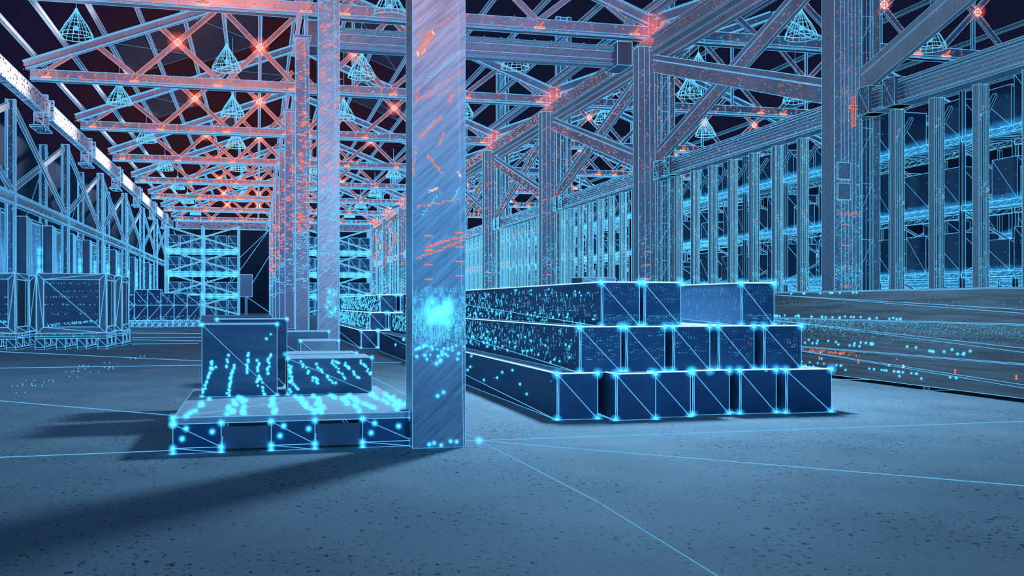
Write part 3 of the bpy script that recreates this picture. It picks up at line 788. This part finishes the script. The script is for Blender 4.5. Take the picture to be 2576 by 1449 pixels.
tag(m.build('storage_box', origin=(5.38, 15.5, H3)), 'small dark box lying on top of the middle timber stack', 'box')
# the stack beyond
k = 0
for li, (z0, z1, xs, yf) in enumerate(((0, H1, (2.66, 3.12, 3.6, 4.1, 4.6, 5.1), 26.9), (H1, H2, (2.9, 3.4, 3.95, 4.5, 5.0), 27.0), (H2, H3, (3.2, 3.75, 4.7), 27.2))):
    for i, x in enumerate(xs):
        ex = sidedots(x - .006, yf, 40, z0 + .05, z1, 500, rs=(.0035, .007)) if i == 0 and li else (frontdots(x, x + .44, yf, z0, z1, 60, rr=.01) if li else None)
        timber(x, x + .44, yf, 41, z0, z1, .0075, 'squared timber, stack beyond the middle one, %s of the %s layer' % (W_ORD[i], ('bottom', 'second', 'top')[li]), 'timbers of the stack beyond', nr=.03, extra=ex)
# long stack along the racking
XT = 8.9
G = 'timbers of the long stack beside the racking'
def tside(z0, z1, kind):
    def f(m):
        x = XT - .005
        if kind == 1:
            for i in range(3000):
                y = R(9.5, 17.4); z = z1 - abs(random.gauss(0, .13)) - .01
                if z > z0: m.dot((x, y, z), .0044 * y / 13 * R(.7, 1.4))
            for i in range(46): y = R(11, 17.3); m.node((x, y, z0 + random.choice((.07, .12)) + R(-.01, .01)), .014, 2.2)
        elif kind == 2:
            for i in range(60):
                y = 9.6 + i * .13 + R(-.03, .03)
                for q in range(random.choice((2, 3, 4))): m.dot((x, y + R(-.03, .03), z0 + .24 + random.choice((-.03, 0, .03))), .005)
            for i in range(46): y = R(12.5, 17.4); m.node((x, y, z0 + .02 + R(0, .025)), .013, 2.2)
            for i in range(14): y = R(13, 17.3); m.node((x, y, z1 - .03), .013, 2.2)
            for i in range(24): m.dot((x, R(9.5, 17), R(z0 + .1, z1)), .005)
        else:
            for i in range(22): y = R(11, 17.2); m.node((x, y, random.choice((.16, .22, .3))), .013, 2.2); m.node((x, y + .12, .22), .012, 2.2)
            for i in range(7): y = 9.2 + i * 1.1; m.node((x, y, .32), .010, 2.0, mat=HOT, hmat=HORB); m.node((x, y, .29), .010, 2.0, mat=HOT, hmat=HORB)
            for i in range(90): m.dot((x, 14.5 + random.gauss(0, .6), .42 + R(-.02, .02)), .009, HOT)
            for i in range(12): m.dot((x, 14.5 + random.gauss(0, .9), .40), .009, PINK)
        for zz in (z1 - .015,): m.line((x, 8.0, zz), (x, 17.4, zz), .0035)
        m.line((x, 17.2, z1), (x, 8.6, z0 + .06), .0035)
    return f
for li, (z0, z1) in enumerate(((0.06, H1), (H1, H2), (H2, H3 - .03))):
    for i in range(3):
        x = XT + i * .5 + (0 if i == 0 else .02)
        timber(x, x + .46, 5.5 + .1 * i, 17.4 - .1 * i, z0, z1, .0036, 'dark timber, long stack beside the racking, %s of the %s layer' % (W_ORD[i], ('bottom', 'second', 'top')[li]), G, nodes=False, mat=DTIMBER, extra=tside(z0, z1, li if li else 0) if False else (tside(z0, z1, (0, 1, 2)[li]) if i == 0 else None))
for i, y in enumerate((7.5, 12, 16.4)):
    m = MB([DSTEEL], .003); m.box(XT + .05, y, 0, XT + 1.4, y + .12, .06)
    tag(m.build('spacer_batten', origin=(XT + .7, y, 0)), 'flat batten under the long timber stack, %s from the near end' % W_ORD[i], 'batten', 'battens under the long stack')

# ------------------------------------------------------------------ low pallet with boxes at the box column
pa = at(435, 1142.5); x0 = pa.x; y0 = pa.y; x1 = .78 + .35; 
x1 = at(1037, 1120).x; D = 2.7; zt = .288
T = empty('low_pallet', ((x0 + x1) / 2, y0 + D / 2, 0), 'low wide pallet with a pale plank top standing at the box column', 'pallet')
m = MB([PLANK_LIT_TOP], .0028); m.box(x0, y0, zt - .05, x1, y0 + D, zt)
m.line((x0, y0, zt + .002), (x1, y0 + D * .9, zt + .002), .0028)
for (x, y) in ((x0, y0), (x1, y0)):
    for z in (zt, zt - .05): m.node((x, y, z), .02, 2.3)
# rows of light points running away over the deck
for (xs, xe) in ((x0 + .10, x0 + .22), (x0 + .42, x0 + .46), (x0 + .52, x0 + .52), (x0 + .80, x0 + .78), (x0 + 1.12, x0 + 1.02), (x0 + 1.18, x0 + 1.2), (x0 + 1.5, x0 + 1.36), (x0 + 1.62, x0 + 1.5), (x1 - .1, x1 - .2), (x1 - .02, x1 - .03)):
    for i in range(11):
        t = i / 10; 
        if R(0, 1) < .8: m.node((xs + (xe - xs) * t + R(-.03, .03), y0 + .04 + t * 1.5 + R(-.05, .05), zt + .012), .0175, 2.2)
m.build('deck', T)
W = x1 - x0
for i, (a, b) in enumerate(((0, .37), (.76, 1.11), (1.5, W))):
    m = MB([TIMBER], .0028)
    m.box(x0 + a, y0, .045, x0 + b, y0 + D, zt - .05, diag=('front',))
    m.box(x0 + a, y0, 0, x0 + b, y0 + D, .045, wire=.0028)
    m.line((x0 + a, y0 - .002, .045), (x0 + b, y0 - .002, 0), .0026)
    m.line((x0 + b, y0 - .002, 0), (x0 + b + .02, y0 + .1, zt - .05), .0026)
    for x in (a, b):
        for z in (0, .045, zt - .05): m.node((x0 + x, y0 - .004, z), .0185, 2.3)
    for (dx, dz) in ((.1, .2), (.07, .12), (.30, .17)):
        m.node((x0 + a + dx, y0 - .004, dz), .017, 2.2)
    m.build('runner', T)
m = MB([DSTEEL], .0028); m.box(x0 + .02, y0 + .05, .02, x1 - .02, y0 + .09, .2, wire=0); m.build('skirt_board', T)
def cargo(x0, x1, y0, y1, z0, z1, lab, r=.0028, lines=None, nodes=True, mat=CRATE, grp=None, nr=.016):
    m = MB([mat], r); m.box(x0, y0, z0, x1, y1, z1, diag=('front',))
    m.add([(x0, y0, z1 + .001), (x1, y0, z1 + .001), (x1, y1, z1 + .001), (x0, y1, z1 + .001)], [(0, 1, 2, 3)], PLANK_LIT_TOP)
    if nodes:
        for x in (x0, x1):
            for z in (z0, z1): m.node((x, y0, z), nr, 2.3)
    for (xa, za, xb, zb, n) in lines or ():
        for i in range(n):
            t = i / max(1, n - 1); (m.node((xa + (xb - xa) * t + R(-.012, .012), y0 - .004, za + (zb - za) * t + R(-.012, .012)), R(.009, .0125), 2.0) if R(0, 1) < .72 else None)
    return tag(m.build('wooden_box', origin=((x0 + x1) / 2, y0, z0)), lab, 'box', grp)
bx = at(508, 999, zt); bw = at(697, 994, zt).x; by = bx.y
cargo(bx.x, bw, by, by + .75, zt, zt + .705, 'tall dark cube shaped box standing on the low pallet', lines=[
    (bx.x + .01, .34, bx.x + .1, .64, 16), (bx.x + .06, .5, bx.x + .12, .58, 6), (bx.x + .23, .30, bx.x + .30, .60, 20), (bx.x + .26, .29, bx.x + .28, .52, 14), (bx.x + .22, .58, bx.x + .26, .70, 8), (bx.x + .42, .52, bx.x + .44, .71, 12),
    (bx.x + .52, .40, bx.x + .53, .63, 14), (bx.x + .59, .30, bx.x + .54, .50, 12), (bx.x + .62, .50, bx.x + .63, .62, 8), (bx.x + .62, .64, bx.x + .65, .70, 4), (bx.x + .6, .86, bx.x + .66, .9, 2)])
cargo(bx.x + .1, .31, by + 1.0, by + 1.65, zt, zt + .74, 'tall box directly behind the cube shaped box on the low pallet')
sx = at(724, 994, zt); sw = at(935, 989, zt).x
L = [(sx.x + .02, .33, sx.x - .01 + .03, .60, 16), (sx.x + .1, .31, sx.x + .0, .58, 12)]
for k in range(5): L.append((sx.x + .12 + k * .15, .62 - .03 * (k % 2), sx.x + .34 + k * .12, .36 + .03 * k, 13))
L += [(sx.x + .45, .62, sx.x + .62, .54, 9), (sx.x + .2, .5, sx.x + .3, .36, 7)]
cargo(sx.x, sw, sx.y, sx.y + .72, zt, zt + .363, 'long flat box standing on the low pallet nearest the box column'.replace(' nearest the box column', ' in front of its twin'), lines=L)
cargo(sx.x, sw - .06, sx.y + 1.0, sx.y + 1.55, zt, zt + .36, 'long flat box behind the other flat one on the low pallet')
# a second pallet farther back with two more boxes
T = empty('low_pallet', (.5, 14.2, 0), 'second low pallet farther back behind the flat boxes', 'pallet')
m = MB([PLANK_LIT_TOP], .004); m.box(.0, 13.4, .22, 1.35, 15.2, .27); m.build('deck', T)
for a in (0, .5, 1.1): m = MB([TIMBER], .004); m.box(a, 13.4, 0, a + .25, 15.2, .22, diag=('front',)); m.build('runner', T)
cargo(.55, 1.05, 13.6, 14.3, .27, .70, 'grey box on the second low pallet', r=.004, mat=CFRAME)
cargo(.05, .98, 14.5, 15.1, .27, .80, 'dark box at the back of the second low pallet', r=.004)

# ------------------------------------------------------------------ crates on pallets
def make_pallet(x0, x1, y0, y1, h, r, lab, grp):
    T = empty('shipping_pallet', ((x0 + x1) / 2, (y0 + y1) / 2, 0), lab, 'pallet', grp)
    n = 4; w = x1 - x0
    for i in range(n):
        a = x0 + (w - .22) * i / (n - 1)
        for q, yy in enumerate((y0, (y0 + y1) / 2 - .1, y1 - .22)):
            m = MB([CRATE], r); m.box(a, yy, .06, a + .22, yy + .22, h - .14, diag=('front', 'right'))
            if q == 0:
                for x in (a, a + .22): m.dot((x, yy, .06), r * 2.4); m.dot((x, yy, h - .14), r * 2.4)
            m.build('block', T)
    for i in range(n):
        a = x0 + (w - .22) * i / (n - 1)
        m = MB([CRATE], r); m.box(a, y0, 0, a + .22, y1, .06); m.build('bottom_board', T)
    m = MB([CFRAME], r)
    m.box(x0, y0, h - .14, x1, y0 + .2, h - .08); m.box(x0, y1 - .2, h - .14, x1, y1, h - .08); m.build('cross_board', T)
    for i in range(5):
        yy = y0 + (y1 - y0 - .2) * i / 4
        m = MB([CFRAME], r); m.box(x0, yy, h - .08, x1, yy + .2, h)
        if i == 0:
            for q in range(24): m.dot((R(x0, x1), yy - .01, h - R(0, .1)), r * 2)
        m.build('top_board', T)
    return T
def make_crate(x0, x1, y0, y1, z0, z1, r, lab, grp):
    T = empty('wooden_crate', ((x0 + x1) / 2, (y0 + y1) / 2, z0), lab, 'crate', grp)
    f = .16; d = .07
    m = MB([CRATE], r); m.box(x0 + d, y0 + d, z0 + .02, x1 - d, y1 - d, z1 - .02, wire=0)
    a, b, c, e = (x0 + f, z1 - f), (x1 - f, z0 + f), 0, 0
    m.line((a[0], y0 + d - .01, a[1]), (b[0], y0 + d - .01, b[1]), r)
    for (pz, cnt) in ((.5, 14), (.75, 18), (.95, 18), (1.1, 12), (1.3, 16)):
        for q in range(cnt): m.dot((R(x0 + f, x1 - f), y0 + d - .02, z0 + pz + R(-.015, .015)), r * 1.6)
    for q in range(90): t = R(0, 1); m.dot((x0 + f + t * (x1 - x0 - 2 * f), y0 + d - .02, z0 + .2 + .12 * t + R(-.03, .03)), r * 1.8)
    m.build('panel', T)
    P = [(x0, z0), (x1, z0), (x1, z1), (x0, z1)]; Q = [(x0 + f, z0 + f), (x1 - f, z0 + f), (x1 - f, z1 - f), (x0 + f, z1 - f)]
    for k in range(4):
        p, q, p2, q2 = P[k], P[(k + 1) % 4], Q[k], Q[(k + 1) % 4]
        m = MB([CFRAME], r)
        if k in (0, 1): m.hexa([V((p[0], y0, p[1])), V((q[0], y0, q[1])), V((q[0], y0 + d, q[1])), V((p[0], y0 + d, p[1])), V((p2[0], y0, p2[1])), V((q2[0], y0, q2[1])), V((q2[0], y0 + d, q2[1])), V((p2[0], y0 + d, p2[1]))], diag=('front',))
        else: m.hexa([V((p2[0], y0, p2[1])), V((q2[0], y0, q2[1])), V((q2[0], y0 + d, q2[1])), V((p2[0], y0 + d, p2[1])), V((p[0], y0, p[1])), V((q[0], y0, q[1])), V((q[0], y0 + d, q[1])), V((p[0], y0 + d, p[1]))], diag=('front',))
        m.dot((p[0], y0, p[1]), r * 3); m.dot((p2[0], y0, p2[1]), r * 3)
        m.build('frame_board', T)
    for (ya, yb, za, zb) in ((y0 + d, y0 + d + f, z0, z1), (y1 - f, y1, z0, z1), (y0 + d + f, y1 - f, z0, z0 + f), (y0 + d + f, y1 - f, z1 - f, z1)):
        m = MB([CFRAME], r); m.box(x1 - d, ya, za, x1, yb, zb, diag=('right',)); m.build('side_board', T)
    m = MB([CFRAME], r); m.box(x0, y0 + d, z1 - .02, x1 - d, y1, z1, wire=r); m.build('lid', T)
GC = 'framed crates by the braced wall'; GP = 'pallets under the framed crates'
for (x0, x1, y0, y1, lab) in ((-5.55, -3.87, 28.3, 30.0, 'big framed crate on a pallet, whole front in view beside the open floor'),
                              (-5.45, -3.75, 30.5, 32.2, 'framed crate half hidden behind the big one beside the open floor'),
                              (-7.75, -6.05, 28.2, 29.9, 'framed crate cut by the picture edge'),
                              (-7.7, -6.0, 30.5, 32.2, 'framed crate behind the one cut by the picture edge')):
    make_crate(x0, x1, y0, y1, .42, 1.98, .0075, lab, GC)
    make_pallet(x0 - .03, x1 + .03, y0 - .03, y1 + .05, .42, .0065, 'wooden pallet under the ' + lab.split(',')[0].replace('big framed crate on a pallet', 'big framed crate that shows its whole front'), GP)
# far cartons
G = 'dark cartons piled before the end rack'
for i in range(6):
    x = -6.6 + i * .63
    for lv in range(2):
        z0 = .35 + lv * .76; z1 = z0 + (.76 if lv == 0 else (.52, .78, .78, .6, .6, .5)[i])
        m = MB([CARD], .014); m.box(x, 53.4, z0, x + .62, 54.2, z1, wire=.014)
        if lv == 0: m.line((x, 53.39, z0), (x + .62, 53.39, z1), .012)
        else: m.line((x + .62, 53.39, z0), (x, 53.39, z1), .012)
        for q in range(14): m.dot((x + R(0, .62), 53.38, R(z0, z0 + .25) if lv == 0 else R(z0, z1)), .02)
        tag(m.build('carton', origin=(x + .3, 53.6, z0)), 'dark carton, %s row of the pile before the end rack, %s from the crates' % (('bottom', 'top')[lv], W_ORD[i]), 'box', G)
for i in range(3):
    make_pallet(-6.65 + i * 1.28, -5.45 + i * 1.28, 53.2, 54.6, .34, .011, 'pallet under the dark cartons, %s from the crates' % W_ORD[i], 'pallets under the dark cartons')

# ------------------------------------------------------------------ camera, world, light
cd = bpy.data.cameras.new('camera'); cam = bpy.data.objects.new('camera', cd); C.objects.link(cam)
cam.location = (0, 0, HC); cam.rotation_euler = (math.radians(90), 0, -TH)
cd.sensor_width = 36; cd.lens = F / 2576 * 36; cd.shift_y = (763 - 724.5) / 2576; cd.clip_end = 400
bpy.context.scene.camera = cam
w = bpy.data.worlds.new('night'); bpy.context.scene.world = w; w.use_nodes = True
nt = w.node_tree; nt.nodes.clear(); out = nt.nodes.new('ShaderNodeOutputWorld'); bg = nt.nodes.new('ShaderNodeBackground')
tc = nt.nodes.new('ShaderNodeTexCoord'); dt = nt.nodes.new('ShaderNodeVectorMath'); dt.operation = 'DOT_PRODUCT'
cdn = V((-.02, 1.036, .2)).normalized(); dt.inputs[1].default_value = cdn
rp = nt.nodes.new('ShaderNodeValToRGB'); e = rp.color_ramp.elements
e[0].position = .974; e[0].color = (.0055, .0075, .026, 1); e[1].position = .997; e[1].color = (.026, .008, .014, 1)  # maroon centre paints the bloom of the orange lights into the backdrop
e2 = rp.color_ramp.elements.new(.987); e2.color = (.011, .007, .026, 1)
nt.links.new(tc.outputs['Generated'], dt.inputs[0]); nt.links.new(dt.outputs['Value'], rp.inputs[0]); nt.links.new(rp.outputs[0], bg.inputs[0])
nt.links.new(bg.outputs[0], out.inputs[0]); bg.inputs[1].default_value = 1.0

def light(kind, loc, energy, col, size=.3, aim=None, **kw):
    ld = bpy.data.lights.new(kind.lower() + '_light', kind); ld.energy = energy; ld.color = col
    if kind == 'SUN': ld.angle = size
    elif kind == 'AREA': ld.size = size
    else: ld.shadow_soft_size = size
    for k_, v_ in kw.items(): setattr(ld, k_, v_)
    o = bpy.data.objects.new(ld.name, ld); C.objects.link(o); o.location = loc
    if aim is not None: o.rotation_euler = (V(aim) - V(loc)).to_track_quat('-Z', 'Y').to_euler()
    return o
def ld2(l, d, z): return V((d * ST + l * CT, d * CT - l * ST, z))
# bright work lamp over the middle stack: the one that throws the column's shadow
kp = ld2(1.75, 12.9, 4.5)
light('POINT', kp, 1800, (.29, .64, 1.0), .42)
# low cold fill sun, added unseen behind the camera to light front faces
light('SUN', (0, -10, 8), .50, (.03, .30, 1.0), math.radians(20), aim=(1.5, 40, 3))
light('SUN', (0, 0, 30), .20, (.08, .46, 1.0), math.radians(60), aim=(0, 0, 0))  # added overhead fill, no visible source
# unseen warm spot added behind the camera for the upper part of the columns
light('SPOT', (-.5, -3.0, 4.5), 7500, (1.0, .52, .56), .5, aim=(1.6, 10, 8.8), spot_size=math.radians(62), spot_blend=1.0)
light('SPOT', (4, -3.0, 3.5), 1700, (.18, .54, 1.0), .5, aim=(1.6, 10, 3.5), spot_size=math.radians(50), spot_blend=1.0)  # unseen blue spot added to brighten the column's middle
# added spots without fixtures: warm and violet uplights, white on the painted beam
for y in (24, 33, 43, 55, 68, 81, 94, 107):
    light('SPOT', (-1.3, y, 9.4), 750, (1.0, .30, .18), .4, aim=(-1.3, y + 2, 14), spot_size=math.radians(165), spot_blend=.4)
    light('SPOT', (-2.6, y, 9.9), 5200, (1.0, .90, .95), .3, aim=(-9.7, y + 1, 11.4), spot_size=math.radians(66), spot_blend=.8)
    light('SPOT', (8.5, y, 8.2), 260, (.45, .42, .9), .4, aim=(8.5, y + 4, 11), spot_size=math.radians(165), spot_blend=.4)
for y in (24, 38, 52, 66, 82, 98):  # unseen blue points added as ambient fill along the hall
    light('POINT', (8.0, y, 5.5), 110, (.05, .40, 1.0), .5)
    light('POINT', (-8.5, y + 8, 3.5), 330, (.10, .45, 1.0), .5)
    light('POINT', (21.5, y, 7.0), 150, (.08, .42, 1.0), .5)
light('POINT', (-3.0, 17, 4.5), 160, (.15, .5, 1.0), .5)
light('POINT', (1.45, 7.7, 1.1), 3, (.05, .5, 1.0), .15)  # added blue point standing in for the glow of the column's dot cluster

sc_ = bpy.context.scene
sc_.view_settings.view_transform = 'Standard'; sc_.view_settings.look = 'None'; sc_.view_settings.gamma = 1; sc_.view_settings.exposure = 0
sc_.view_settings.use_curve_mapping = False
sc_.cycles.max_bounces = 4; sc_.cycles.diffuse_bounces = 2; sc_.cycles.glossy_bounces = 2; sc_.cycles.transparent_max_bounces = 40
sc_.cycles.sample_clamp_indirect = 2.0
sc_.cycles.use_denoising = True
